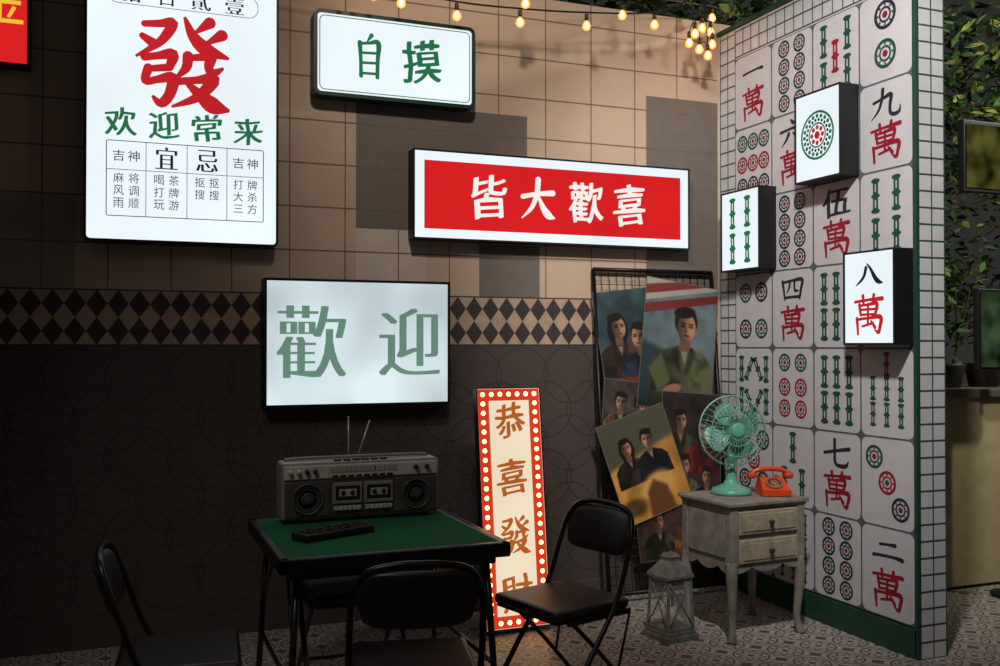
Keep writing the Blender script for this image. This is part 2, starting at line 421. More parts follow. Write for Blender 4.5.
# calendar
body,c=lightbox('calendar_lightbox_sign',(-3.71,-.002,2.01),X,Z,.935,1.49,.1,M_black,G_white,.012,.03)
c.glyph('發',.45,.925,.46,.44,G_redtx,3,'brushbold',wk=1.4)
for i,ch in enumerate('欢迎常来'): c.glyph(ch,.165+.205*i,.592,.145,.135,G_green,3,'brushbold')
c.frame(.10,.125,.86,.50,.004,G_dark,3,.01)
for xx in (.285,.48,.675): c.rect(xx-.0015,.125,xx+.0015,.50,G_dark,3)
c.rect(.10,.355,.86,.358,G_dark,3)
for i,t in enumerate(('吉神','宜','忌','吉神')):
    cx=(.193,.382,.577,.767)[i]
    if len(t)==1: c.glyph(t,cx,.425,.10,.11,G_dark,4,'serif')
    else:
        c.glyph(t[0],cx-.035,.425,.055,.055,G_dark,4); c.glyph(t[1],cx+.035,.425,.055,.055,G_dark,4)
for cx,t in ((.193,('麻将','风调','雨顺')),(.382,('喝茶','打牌','玩游')),(.577,('抠抠','搜搜')),(.767,('打牌','大杀','三方'))):
    for k,pp in enumerate(t):
        yy=.315-.062*k
        c.glyph(pp[0],cx-.035,yy,.048,.05 if pp[0]!='三' else .04,G_dark,4); c.glyph(pp[1],cx+.035,yy,.048,.05,G_dark,4)
for i,ch in enumerate('拾日貳壹'): c.glyph(ch,.215+.165*i,1.235,.09 if ch!='日' else .06,.085,G_dark,4,'serif')
c.frame(.1,1.18,.83,1.29,.003,G_dark,3,.05)
c.build('lettering',parent=body)
# green 自摸
body,c=lightbox('self_draw_lightbox_sign',(-2.592,-.002,2.83),X,Z,.911,.46,.1,M_dgreen,G_white,.02,.04)
c.frame(.03,.03,.881,.43,.005,G_green,3,.03)
c.glyph('自',.30,.235,.17,.225,G_green,3,'brushbold'); c.glyph('摸',.60,.235,.22,.23,G_green,3,'brushbold')
c.build('lettering',parent=body)
# red
body,c=lightbox('red_blessing_lightbox_sign',(-2.044,-.002,2.085),X,Z,1.772,.5,.1,M_black,G_white,.01,.004)
c.rect(.065,.06,1.707,.44,G_red,1)
for ch,u in zip('皆大歡喜',(.453,.75,1.06,1.353)): c.glyph(ch,u,.255,.215,.235,G_wt,3,'brushbold',wk=1.35)
c.build('lettering',parent=body)
# welcome
body,c=lightbox('welcome_lightbox_sign',(-2.846,-.002,1.172),X,Z,1.017,.678,.1,M_black,G_cool,.014,.004)
c.glyph('歡',.248,.345,.345,.38,G_gray,3,'serif'); c.glyph('迎',.785,.345,.325,.365,G_gray,3,'serif')
c.build('lettering',parent=body)
# left red sign
body,c=lightbox('red_character_lightbox_sign',(-4.75,-.002,2.83),X,Z,.80,.62,.1,M_black,G_red,.012,.004)
c.glyph('金',.67,.33,.22,.26,G_yel,3,'sans'); c.glyph('黄',.30,.33,.22,.26,G_yel,3,'sans'); c.build('lettering',parent=body)
# mahjong boxes on right wall
U=(0,-1,0)
for nm,t0,t1,z0,z1,sp in (('one_dot_mahjong_lightbox',.915,1.275,2.37,2.845,('dot',1)),('four_bamboo_mahjong_lightbox',.218,.60,1.94,2.42,('bam',4)),
                      ('eight_character_mahjong_lightbox',1.29,1.64,1.50,1.965,('wan','八'))):
    body,c=lightbox(nm,(-.008,-t0,z0),U,Z,t1-t0,z1-z0,.12,M_black,G_white,.01,.006)
    tile_art(c,(t1-t0)/2,(z1-z0)/2,(t1-t0)*.95,(z1-z0)*.95,sp,LIT); c.build('tile_face',parent=body)
# vertical marquee sign
hh=1.26; lean=.15; V=Vector((0,lean,math.sqrt(hh*hh-lean*lean))).normalized()
body,c=lightbox('fortune_marquee_sign',(-1.785,-.50,0.015),X,V,.37,hh,.05,M_black,G_cream,.006,.004)
c.frame(.008,.008,.362,hh-.008,.058,G_redborder,1,.0)
c.frame(.066,.066,.304,hh-.066,.004,G_brown,2,.0)
nb=24
for i in range(nb+1):
    y=.036+(hh-.072)*i/nb
    for xx in (.036,.334): c.disc(xx,y,.0125,G_bulb,3,12)
for i in range(1,6):
    for y in (.036,hh-.036): c.disc(.036+.298*i/6,y,.0125,G_bulb,3,12)
for i,ch in enumerate('恭喜發財'): c.glyph(ch,.185,1.085-.30*i,.17,.18,G_brown,3,'brushbold',wk=1.35)
c.build('lettering',parent=body)
st=MB(); st.tube([(.185,.155,1.05),(.185,.40,0)],.008,M_black); st.tube([(.1,.40,0),(.27,.40,0)],.008,M_black); st.build('rear_strut',parent=body)

# ------------------------------------------------------------ poster rack
L=1.95; ly=.20; V=Vector((0,ly,math.sqrt(L*L-ly*ly))).normalized()
M_wire=mat('black_wire',(16,16,17),.4,metal=.3)
mb=MB(); W=.83
def PP(a,b,o=0):
    N=Vector(X).cross(V); return tuple(Vector(X)*a+V*b+N*o)
for a,b_ in (((0,0),(0,L)),((W,0),(W,L)),((0,L),(W,L)),((0,.04),(W,.04))):
    mb.tube([PP(*a),PP(*b_)],.013,M_wire,8)
k=1
while k*.052<W: mb.tube([PP(k*.052,.04),PP(k*.052,L)],.0022,M_wire,5); k+=1
k=1
while k*.052<L-.04: mb.tube([PP(0,.04+k*.052),PP(W,.04+k*.052)],.0022,M_wire,5); k+=1
rack=mb.build('wire_grid_display_rack',loc=(-.905,-.235,.013))
N=Vector(X).cross(V)
M_print=bpy.data.materials.new('printed_poster'); M_print.use_nodes=True
_nt=M_print.node_tree; _a=_nt.nodes.new('ShaderNodeVertexColor'); _a.layer_name='ink'
_nt.links.new(_a.outputs['Color'],_nt.nodes['Principled BSDF'].inputs['Base Color']); _nt.nodes['Principled BSDF'].inputs['Roughness'].default_value=.38
rng=np.random.default_rng(4)
def sst(x): x=np.clip(x,0,1); return x*x*(3-2*x)
class Print:
    def __init__(s,w,h,base,st=.0032):
        s.w,s.h=w,h; s.nx=int(w/st)+1; s.ny=int(h/st)+1
        s.X,s.Y=np.meshgrid(np.linspace(-w/2,w/2,s.nx),np.linspace(-h/2,h/2,s.ny))
        s.A=np.ones((s.ny,s.nx,3))*np.array(base,float)
    def mix(s,m,col): m=m[...,None]; s.A=s.A*(1-m)+np.array(col,float)*m
    def mul(s,m,k): s.A*= (1-m*(1-k))[...,None]
    def ell(s,cx,cy,rx,ry,soft=.2,ang=0):
        dx=s.X-cx; dy=s.Y-cy; c,sn=math.cos(ang),math.sin(ang)
        d=np.sqrt(((dx*c+dy*sn)/rx)**2+((-dx*sn+dy*c)/ry)**2); return sst((1+soft/2-d)/soft)
    def pol(s,pts,soft=.006):
        inside=np.zeros_like(s.X,bool); dist=np.full_like(s.X,9.0); n=len(pts)
        for i in range(n):
            x0,y0=pts[i]; x1,y1=pts[(i+1)%n]
            if y1!=y0:
                cr=((y0>s.Y)!=(y1>s.Y))&(s.X<(x1-x0)*(s.Y-y0)/(y1-y0)+x0); inside^=cr
            ex,ey=x1-x0,y1-y0; t=np.clip(((s.X-x0)*ex+(s.Y-y0)*ey)/(ex*ex+ey*ey+1e-12),0,1)
            dist=np.minimum(dist,np.hypot(s.X-x0-t*ex,s.Y-y0-t*ey))
        sd=np.where(inside,dist,-dist); return sst(.5+sd/soft)
    def noise(s,cell):
        gx=int(s.w/cell)+3; gy=int(s.h/cell)+3; g=rng.random((gy,gx))
        fx=(s.X+s.w/2)/cell; fy=(s.Y+s.h/2)/cell; ix=fx.astype(int); iy=fy.astype(int); tx=sst(fx-ix); ty=sst(fy-iy)
        return (g[iy,ix]*(1-tx)+g[iy,ix+1]*tx)*(1-ty)+(g[iy+1,ix]*(1-tx)+g[iy+1,ix+1]*tx)*ty
    def clouds(s,amt=.35,cell=.12):
        nz=.6*s.noise(cell)+.4*s.noise(cell*.35); s.A*=(1-amt+2*amt*nz)[...,None]
    def person(s,x,y,r,cl,skin=(192,140,106),light=1,long=False,body=5,tilt=0):
        dark=(26,19,18)
        m=s.pol([(x-r*2.6,y-r*body),(x+r*2.6,y-r*body),(x+r*2.4,y-r*2.7),(x+r*1.7,y-r*1.95),(x+r*.6,y-r*1.45),(x-r*.6,y-r*1.45),(x-r*1.7,y-r*1.95),(x-r*2.4,y-r*2.7)],r*.18)
        s.mix(m,cl); fold=.7*s.noise(r*.9)+.3*s.noise(r*.35); s.mul(m*sst((.62-fold)*4),.6)
        s.mul(m*sst(.5-light*(s.X-x)/(r*4)),.55)
        s.mix(s.pol([(x-r*.42,y-r*1.4),(x+r*.42,y-r*1.4),(x+r*.08,y-r*2.7)],r*.2),(150,142,126))
        for sx in(-1,1): s.mul(s.pol([(x+sx*r*.5,y-r*1.45),(x+sx*r*.95,y-r*1.8),(x+sx*r*.55,y-r*3.0),(x+sx*r*.1,y-r*3.4)],r*.2),.62)
        if long: s.mix(s.ell(x,y-r*.35,r*1.15,r*1.55,.2),dark)
        s.mix(s.pol([(x-r*.42,y-r*1.8),(x+r*.42,y-r*1.8),(x+r*.42,y-r*.6),(x-r*.42,y-r*.6)],r*.15),[v*.62 for v in skin])
        s.mix(s.ell(x,y+r*.32,r*.92,r*1.02,.16),dark)
        f=s.ell(x+tilt*r,y-r*.12,r*.72,r*1.04,.14); s.mix(f,skin)
        s.mul(f*sst(.42-light*(s.X-x-tilt*r)/(r*1.3)),.42); s.mul(f*sst((-(s.Y-y)-r*.6)/(r*.6)),.72)
        s.mix(s.ell(x-light*r*.15,y+r*.95,r*.86,r*.40,.3,.15*light),dark)
        for sx in(-1,1):
            ex=x+tilt*r*1.3+sx*r*.31
            s.mul(s.ell(ex,y-r*.0,r*.2,r*.12,.9),.25); s.mul(s.ell(ex,y+r*.2,r*.26,r*.06,.9),.4)
        s.mul(s.ell(x+tilt*r*1.4-light*r*.1,y-r*.3,r*.1,r*.2,1),.6); s.mul(s.ell(x+tilt*r*1.3,y-r*.66,r*.26,r*.07,.8),.45)
        s.mix(.35*s.ell(x+tilt*r+light*r*.3,y-r*.22,r*.24,r*.3,1.2),[min(255,v*1.22) for v in skin])
    def build(s,name,cx,cy,ang,layer,dim=1.0):
        s.A*= (1+.12*(rng.random(s.X.shape)-.5))[...,None]
        e=.004; bm_=(np.abs(s.X)>s.w/2-e)|(np.abs(s.Y)>s.h/2-e); s.A[bm_]=(110,104,96)
        v=np.clip(s.A*dim,0,255)/255; L_=np.where(v<=.04045,v/12.92,((v+.055)/1.055)**2.4)
        Ux=Vector(X)*math.cos(ang)+V*math.sin(ang); Vx=V*math.cos(ang)-Vector(X)*math.sin(ang)
        O=Vector(X)*cx+V*cy+N*(.006+.0028*layer)
        co=np.outer(s.X.ravel(),np.array(Ux))+np.outer(s.Y.ravel(),np.array(Vx))+np.array(O)
        idx=np.arange(s.nx*s.ny).reshape(s.ny,s.nx)
        f=np.stack([idx[:-1,:-1],idx[:-1,1:],idx[1:,1:],idx[1:,:-1]],-1).reshape(-1,4)
        me=bpy.data.meshes.new(name); me.from_pydata(co.tolist(),[],f.tolist()); me.materials.append(M_print)
        at=me.color_attributes.new('ink','FLOAT_COLOR','POINT')
        at.data.foreach_set('color',np.concatenate([L_.reshape(-1,3),np.ones((s.nx*s.ny,1))],1).astype(np.float32).ravel())
        o=bpy.data.objects.new(name,me); S.collection.objects.link(o); o.parent=rack
p=Print(.52,.80,(96,110,114)); p.clouds(.35,.15)
p.mix(p.pol([(-.3,.42),(-.3,.24),(.3,.40),(.3,.45)],.01),(176,166,150)); p.mix(p.pol([(-.3,.34),(-.3,.28),(.3,.43),(.3,.47)],.01),(126,46,40)); p.mix(p.pol([(-.3,.22),(-.3,.16),(.3,.32),(.3,.37)],.012),(120,46,40))
p.mix(p.pol([(-.3,-.42),(.02,-.42),(-.05,-.05),(-.3,.02)],.05),(44,62,64))
p.person(.04,.13,.088,(104,110,72),body=7,light=1,tilt=.08)
p.mix(p.pol([(-.20,-.16),(-.12,-.06),(-.04,-.22),(-.12,-.30)],.02),(92,98,64)); p.mix(p.ell(-.03,-.27,.07,.03,.4,.4),(170,120,90)); p.mul(sst((-p.Y-.24)/.2),.55)
p.build('poster_photo_1',.555,1.485,-.15,3,.92)
p=Print(.40,.64,(54,76,80)); p.clouds(.4,.1); p.person(-.06,.10,.062,(96,64,50),light=1,long=True,tilt=.15); p.person(.08,.03,.064,(46,58,84),light=-1,tilt=-.12)
p.mix(p.pol([(-.2,-.32),(.2,-.32),(.2,-.22),(-.2,-.20)],.01),(138,44,36)); p.mix(.8*p.pol([(-.15,-.27),(.12,-.27),(.12,-.25),(-.15,-.25)],.006),(220,180,110)); p.build('poster_photo_2',.21,1.51,.12,1,.9)
p=Print(.48,.62,(206,146,66)); p.clouds(.3,.12); p.mix(p.pol([(-.3,.4),(.3,.4),(.3,.12),(-.3,.02)],.05),(84,84,66)); p.person(-.09,.13,.045,(76,58,50),long=True); p.person(.06,.14,.046,(34,36,46),light=-1)
p.mix(p.ell(.03,-.16,.13,.09,.5,.4),(232,178,96)); p.mix(p.pol([(-.06,-.31),(.12,-.31),(.10,-.16),(.02,-.10),(-.04,-.16)],.03),(116,70,44)); p.mul(p.ell(-.15,-.22,.09,.05,.8),.5); p.build('poster_photo_3',.27,.78,.30,7,.95)
p=Print(.42,.68,(56,44,42)); p.clouds(.5,.1); p.person(-.08,.17,.05,(100,96,68),tilt=.1); p.person(.09,.12,.054,(142,42,36),light=-1,long=True); p.person(-.05,-.10,.05,(130,120,104)); p.person(.11,-.16,.042,(40,50,72),light=-1)
p.mix(.8*p.pol([(-.18,-.31),(.15,-.31),(.15,-.285),(-.18,-.285)],.006),(206,160,84)); p.build('poster_photo_4',.60,.86,-.08,5,.85)
p=Print(.34,.36,(70,60,56)); p.clouds(.5,.08); p.person(-.05,.05,.045,(160,116,74),light=-1); p.person(.08,.03,.045,(40,48,66)); p.build('poster_photo_5',.18,1.10,-.12,2,.9)
p=Print(.5,.36,(80,58,48)); p.clouds(.5,.08); p.person(-.1,.05,.045,(96,92,66)); p.person(.1,.04,.045,(160,110,60),light=-1); p.build('poster_photo_6',.45,.40,.06,2,.8)

# ------------------------------------------------------------ string lights
M_cord=mat('black_cord',(14,14,14),.6); G_fil=glow('warm_bulb_glass',(255,140,58),3.2,.1,mixt=.35); G_core=glow('bulb_filament',(255,220,160),20,.1); M_brass=mat('socket',(60,46,30),.4,metal=.4)
mb=MB()
bul=[(2.9,3.42),(2.47,3.40),(2.17,3.37),(1.86,3.34),(1.49,3.35),(1.08,3.38),(.637,3.44),(.40,3.36),(.33,3.33),(.27,3.30)]
anc=[(-4.2,-.3,3.62)]+[(-s,-.3,z+.01) for s,z in bul[:7]]+[(-.3,-.3,3.60)]
mb.tube(catmull(anc,5),.005,M_cord,6)
mb.tube(catmull([(-3.6,-.6,3.9),(-2.4,-.55,3.5),(-1.5,-.4,3.42),(-.6,-.3,3.55),(.1,.0,3.7)],6),.004,M_cord,6)
for s,z in bul[7:]+[(.36,3.42),(.24,3.37),(.31,3.46)]: mb.tube([(-.3,-.3,3.6),(-s,-.3,z)],.003,M_cord,5)
mb.tube([(-.3,-.3,3.6),(-.05,.05,3.57)],.004,M_cord,5)
bpos=[(-s,-.3,z) for s,z in bul]+[(-1.5,-.4,3.42),(-.15,-.15,3.50),(-.36,-.3,3.42),(-.24,-.3,3.37),(-2.32,-.3,3.39),(-.31,-.3,3.46),(-.12,-.12,3.60),(-2.40,-.3,3.40),(-1.86,-.34,3.45),(-.85,-.3,3.47)]
for (x,y,z) in bpos:
    M=Matrix.Translation((x,y,z))@Matrix.Diagonal((.9,.9,.85,1))
    mb.lathe([(.011,0),(.013,-.012),(.013,-.04),(.010,-.045)],M_brass,10,M)
    mb.lathe([(.009,-.045),(.018,-.056),(.026,-.074),(.027,-.086),(.020,-.102),(.002,-.112)],G_fil,12,M)
    mb.lathe([(.004,-.055),(.011,-.066),(.011,-.085),(.004,-.096)],G_core,8,M)
mb.build('string_lights')

# ------------------------------------------------------------ furniture
M_metal=mat('black_enamel_tube',(26,24,25),.32,metal=.2,spec=.6)
M_vinyl=mat('black_vinyl',(38,32,30),.38,noise=.2,nscale=40,spec=.6)
M_rub=mat('rubber_foot',(18,18,18),.8)
def chair(name,x,y,facing):
    mb=MB()
    half=[(.215,.22,.012),(.215,.05,.25),(.213,-.10,.46),(.21,-.165,.62),(.20,-.205,.73),(.16,-.232,.80),(.08,-.243,.822)]
    path=half+[(0,-.246,.826)]+[(-a,b,c_) for a,b,c_ in half[::-1]]
    mb.tube(catmull(path,5),.0115,M_metal,10)
    for sx in(-1,1):
        mb.tube(catmull([(sx*.19,-.27,.012),(sx*.19,-.06,.24),(sx*.19,.13,.425)],4),.010,M_metal,8)
        mb.lathe([(.015,0),(.016,.03),(.012,.034)],M_rub,10,Matrix.Translation((sx*.215,.215,0)))
        mb.lathe([(.014,0),(.015,.03),(.011,.034)],M_rub,10,Matrix.Translation((sx*.19,-.265,0)))
        mb.rbox((sx*.203,-.02,.415),(.012,.34,.022),M_metal,.003)
        mb.tube([(sx*.203,-.19,.415),(sx*.19,-.13,.16)],.006,M_metal,6)
    mb.tube([(-.19,-.2,.09),(.19,-.2,.09)],.008,M_metal,8)
    mb.tube([(-.213,.13,.135),(.213,.13,.135)],.008,M_metal,8)
    mb.rbox((0,.005,.445),(.405,.40,.045),M_vinyl,.02,seg=4)
    mb.rbox((0,.005,.418),(.385,.38,.012),M_metal,.004)
    vs=[];fs=[];n=18;K=14
    for i in range(n+1):
        xx=-.192+.384*i/n; q=abs(xx)/.192
        hh=.095*(1-q**5)**.35+.004; th=.013*(1-q**8)**.5+.002
        yc=-.205-.028*(1-q*q)
        for k in range(K):
            a=2*math.pi*k/K; cz=math.copysign(abs(math.sin(a))**.55,math.sin(a))*hh; cy=math.copysign(abs(math.cos(a))**.7,math.cos(a))*th
            vs.append((xx,yc+cy-cz*.30,.712+cz*.96+cy*.2))
    for i in range(n):
        for k in range(K):
            a=i*K+k;b_=i*K+(k+1)%K; fs.append([a,b_,b_+K,a+K])
    fs.append(list(range(K))); fs.append([n*K+k for k in range(K)][::-1])
    mb.add(vs,fs,M_vinyl,True)
    return mb.build(name,loc=(x,y,0),rotz=facing-math.pi/2)
chair('folding_chair',-1.84,-1.58,math.radians(196))
chair('folding_chair',-2.64,-2.12,math.radians(78))
chair('folding_chair',-3.36,-1.75,math.radians(-5))
chair('folding_chair',-2.60,-1.05,math.radians(-90))

# table
M_felt=mat('green_felt',(36,100,62),.95,noise=.1,nscale=60,spec=.1)
mb=MB(); t=.87
mb.rbox((0,0,.738),(t-.02,t-.02,.02),M_felt,.002)
for k in range(4):
    M=Matrix.Rotation(k*math.pi/2,4,'Z')
    mb.rbox((0,t/2-.02,.7225),(t,.04,.055),M_metal,.008,M=M)
    mb.rbox((0,t/2-.05,.69),(t-.1,.015,.05),M_metal,.003,M=M)
for sx in(-1,1):
    for sy in(-1,1):
        mb.tube([(sx*.36,sy*.36,.70),(sx*.40,sy*.39,.012)],.013,M_metal,10)
        mb.lathe([(.018,0),(.018,.03),(.014,.035)],M_rub,10,Matrix.Translation((sx*.40,sy*.39,0)))
        mb.tube([(sx*.375,sy*.37,.42),(sx*.36,sy*.12,.68)],.007,M_metal,6)
    mb.tube([(sx*.384,-.375,.28),(sx*.384,.375,.28)],.009,M_metal,8)
TX,TY=-2.595,-1.374
mb.build('mahjong_table',loc=(TX,TY,0))

# boombox
B_body=mat('boombox_grey',(146,139,129),.4,metal=.1); B_dark=mat('boombox_dark',(34,34,35),.5); B_sil=mat('boombox_silver',(200,194,182),.4,metal=.1); B_grill=mat('speaker_grill',(80,76,72),.5,metal=.1); B_dial=mat('tuner_scale',(170,170,156),.4)
mb=MB(); w_,h_,d_=.69,.240,.14
mb.rbox((0,d_/2,h_/2+.012),(w_,d_,h_),B_body,.012,seg=3)
mb.rbox((0,-.002,h_*.36+.012),(w_-.03,.01,h_*.62),B_grill,.004)
mb.rbox((0,-.004,h_*.84+.01),(w_-.02,.012,h_*.24),B_sil,.004)
mb.rbox((.0,-.011,h_*.88+.01),(.30,.004,.026),B_dial,.001)
for i in range(14): mb.rbox((-.135+.021*i,-.0135,h_*.88+.01),(.0015,.002,.018),B_dark,0)
mb.rbox((.05,-.015,h_*.88+.01),(.003,.003,.024),mat('tuner_needle',(170,40,30),.5),0)
RX=Matrix.Rotation(math.pi/2,4,'X')
for xx in (-.31,-.275,-.24,-.205,.235,.285):
    mb.lathe([(.010,0),(.010,.014),(.008,.018)],B_sil if xx<-.25 else B_dark,16,Matrix.Translation((xx,-.010,h_*.86+.01))@RX)
for i in range(8): mb.rbox((-.12+.034*i,-.013,h_*.755+.01),(.024,.012,.010),B_dark,.002)
for sx in(-1,1):
    cx=sx*.237; cz=h_*.37+.012
    mb.rbox((cx,-.008,cz),(.190,.012,.150),B_grill,.006)
    Ms=Matrix.Translation((cx,-.014,cz))@RX
    mb.lathe([(.068,0),(.068,.006),(.060,.008),(.058,.003),(.030,-.001),(.022,.002),(.018,.004),(.002,.006)],B_grill,32,Ms)
    for r in(.066,.052,.040,.020): mb.tube([Ms@Vector((r*math.cos(a*math.pi/12),r*math.sin(a*math.pi/12),.005)) for a in range(24)],.0016,B_body if r>.06 else B_dark,5,closed=True)
    dx=sx*.068
    mb.rbox((dx,-.010,cz+.018),(.128,.014,.090),B_body,.004); mb.rbox((dx,-.018,cz+.020),(.104,.004,.058),B_dark,.001)
    mb.rbox((dx,-.0205,cz+.020),(.075,.003,.03),B_dial,.001)
    for k in(-1,1): mb.lathe([(.010,0),(.010,.004),(.004,.005)],B_dark,12,Matrix.Translation((dx+k*.02,-.021,cz+.02))@RX)
    for k in range(6): mb.rbox((dx-.05+.02*k,-.013,cz-.045),(.017,.014,.018),B_sil,.002)
mb.tube(catmull([(-.30,.09,h_),( -.30,.10,h_+.012),(-.27,.10,h_+.020),(.27,.10,h_+.020),(.30,.10,h_+.012),(.30,.09,h_)],4),.007,B_body,8)
for i in range(6): mb.rbox((-.1+.04*i,.035,h_+.015),(.03,.03,.01),B_dark,.002)
for sx in(-1,1):
    for yy in(.02,.12): mb.rbox((sx*.28,yy,.006),(.03,.02,.012),B_dark,.001)
M_chr=mat('chrome',(200,200,200),.3,metal=.6)
mb.tube([(-.035,.12,h_),(-.035,.12,h_+.19)],.003,M_chr,6); mb.sphere((-.035,.12,h_+.19),.005,M_chr,seg=8)
mb.tube([(.0,.12,h_),(.062,.13,h_+.17)],.003,M_chr,6); mb.sphere((.062,.13,h_+.17),.005,M_chr,seg=8)
mb.build('cassette_boombox',loc=(-2.572,-1.125,.7505))

# remote control
mb=MB(); M_rc=mat('remote_plastic',(30,24,24),.35); M_rb=mat('remote_button',(70,50,48),.5)
mb.rbox((0,0,.015),(.33,.105,.03),M_rc,.008,seg=3)
for i in range(9):
    for j in range(3): mb.rbox((-.13+.03*i,-.028+.028*j,.032),(.018,.014,.008),M_rb if (i+j)%3 else M_rub,.002)
mb.build('remote_control',loc=(-2.76,-1.43,.7485),rotz=math.radians(24))

# nightstand
C_g=mat('weathered_grey_paint',(128,124,114),.7,noise=.28,nscale=16); C_t=mat('weathered_drawer',(156,144,122),.7,noise=.22,nscale=25); C_k=mat('dark_knob',(50,44,38),.4)
mb=MB(); cw,cd=.47,.40
mb.rbox((0,0,.695),(cw+.05,cd+.04,.022),C_g,.006,seg=3); mb.rbox((0,0,.678),(cw+.025,cd+.02,.014),C_g,.005)
mb.rbox((0,0,.525),(cw-.01,cd-.01,.295),C_g,.004)
for z in(.60,.455):
    mb.rbox((0,-cd/2-.002,z),(cw-.09,.016,.12),C_t,.006); mb.rbox((0,-cd/2-.012,z),(cw-.13,.006,.085),C_t,.004)
    mb.lathe([(.006,0),(.006,.012),(.014,.018),(.014,.024),(.004,.028)],C_k,14,Matrix.Translation((0,-cd/2-.013,z))@RX)
for sx in(-1,1):
    mb.rbox((sx*(cw/2+.001),0,.53),(.008,cd-.1,.22),C_g,.004)
    for sy in(-1,1):
        mb.rbox((sx*(cw/2-.02),sy*(cd/2-.02),.53),(.052,.052,.30),C_g,.006)
        bx,by=sx*(cw/2-.02),sy*(cd/2-.02)
        pts=[(bx,by,.40),(bx+sx*.008,by+sy*.008,.33),(bx+sx*.002,by+sy*.002,.20),(bx-sx*.004,by-sy*.004,.08),(bx+sx*.012,by+sy*.012,.0)]
        cp=catmull(pts,4); rs=[]
        for p in cp:
            zz=p.z; rs.append(.030 if zz>.36 else (.017+.013*((zz-.06)/.30) if zz>.06 else .017+.008*(1-zz/.06)))
        mb.tube(cp,rs,C_g,12)
def apron(x0,x1,y,ax):
    n=16; vs=[];
    for i in range(n+1):
        q=i/n; a=x0+(x1-x0)*q; z=.375-.03*abs(math.cos(q*math.pi*2))**.7
        for yy in(-.006,.006): 
            for zz in(.385,z): vs.append((a,y+yy,zz) if ax=='x' else (y+yy,a,zz))
    fs=[]
    for i in range(n):
        o=i*4; fs+= [[o,o+1,o+5,o+4],[o+2,o+6,o+7,o+3],[o+1,o+3,o+7,o+5],[o,o+4,o+6,o+2]]
    mb.add(vs,fs,C_g)
apron(-cw/2+.03,cw/2-.03,-cd/2+.01,'x'); apron(-cd/2+.03,cd/2-.03,-cw/2+.01,'y'); apron(-cd/2+.03,cd/2-.03,cw/2-.01,'y')
mb.build('nightstand',loc=(-.47,-.91,0),rotz=math.radians(4))

# fan
F_m=mat('mint_enamel',(96,168,142),.35,noise=.06); F_b=mat('mint_blade',(104,160,140),.35,noise=.06); F_w=mat('mint_wire',(130,180,160),.35,metal=.2)
mb=MB()
mb.lathe([(.105,0),(.108,.012),(.100,.028),(.07,.04),(.04,.055),(.028,.08),(.022,.12),(.020,.20),(.024,.21)],F_m,32)
mb.lathe([(.028,0),(.028,.006),(.02,.01)],M_chr,20,Matrix.Translation((.0,-.07,.03))@Matrix.Rotation(.5,4,'X'))
H=Matrix.Translation((0,0,.335))@Matrix.Rotation(math.radians(-6),4,'X')
mb.tube([(0,.04,.19),(0,.05,.26),(0,.045,.33)],.016,F_m,12)
HR=H@RX
mb.lathe([(.01,-.16),(.045,-.15),(.058,-.11),(.058,-.05),(.045,-.02),(.01,-.01)],F_m,24,HR)
mb.lathe([(.035,.0),(.035,.03),(.025,.045),(.005,.05)],F_m,20,HR)
for k in range(4):
    A=HR@Matrix.Rotation(k*math.pi/2+.4,4,'Z'); vs=[];fs=[];n=8
    for i in range(n+1):
        r=.03+.125*i/n; wd=.35+.42*math.sin(math.pi*min(1,(i/n)*.8+.1))
        if i==n: wd*=.7
        for j in range(7):
            a=(j/6-.5)*2*wd*.85; vs.append((r*math.cos(a),r*math.sin(a),.02+.022*(j/6-.5)*2))
    for i in range(n):
        for j in range(6): o=i*7+j; fs.append([o,o+1,o+8,o+7])
    mb.add(vs,fs,F_b,True,A)
R=.185
def circ(r,z,t): mb.tube([HR@Vector((r*math.cos(2*math.pi*a/40),r*math.sin(2*math.pi*a/40),z)) for a in range(40)],t,F_w,6,closed=True)
circ(R,.02,.005); circ(R*.75,.078,.0025); circ(R*.45,.093,.0025); circ(R*.7,-.045,.0025)
for k in range(36):
    a=2*math.pi*k/36; ca,sa=math.cos(a),math.sin(a)
    mb.tube([HR@Vector((r*ca,r*sa,z)) for r,z in((.035,.097),(.09,.093),(.14,.078),(.172,.05),(R,.02))],.0016,F_w,4)
    mb.tube([HR@Vector((r*ca,r*sa,z)) for r,z in((R,.02),(.165,-.02),(.12,-.05),(.05,-.065))],.0016,F_w,4)
mb.lathe([(.04,.094),(.04,.10),(.03,.104),(.004,.106)],F_m,24,HR)
mb.build('desk_fan',loc=(-.505,-.86,.7065),rotz=math.radians(-12))

# telephone
T_o=mat('orange_plastic',(206,72,34),.3,noise=.08); T_d=mat('phone_dark',(40,26,24),.4); T_w=mat('phone_dial',(150,100,70),.4)
mb=MB()
prof=[(-.085,0),(.085,0),(.085,.07),(.02,.085),(-.085,.03)]
vs=[];n=len(prof)
for sx in(-1,1):
    for y,z in prof: vs.append((sx*(.075 if z<.05 else .06),y,z+.004))
mb.add(vs,[list(range(n))[::-1],[n+i for i in range(n)]]+[[i,(i+1)%n,n+(i+1)%n,n+i] for i in range(n)],T_o)
DM=Matrix.Translation((0,-.035,.063))@Matrix.Rotation(math.radians(28),4,'X')
mb.lathe([(.045,0),(.045,.006),(.04,.008),(.018,.008),(.016,.011),(.001,.011)],T_w,28,DM)
for k in range(10):
    a=k*.55-.6; mb.lathe([(.0065,.0085),(.0065,.0095)],T_d,10,DM@Matrix.Translation((.029*math.cos(a),.029*math.sin(a),0)))
for sx in(-1,1): mb.rbox((sx*.04,.05,.085),(.02,.05,.025),T_o,.005)
mb.tube(catmull([(-.10,.05,.105),(-.06,.05,.125),(0,.05,.13),(.06,.05,.125),(.10,.05,.105)],5),.013,T_o,10)
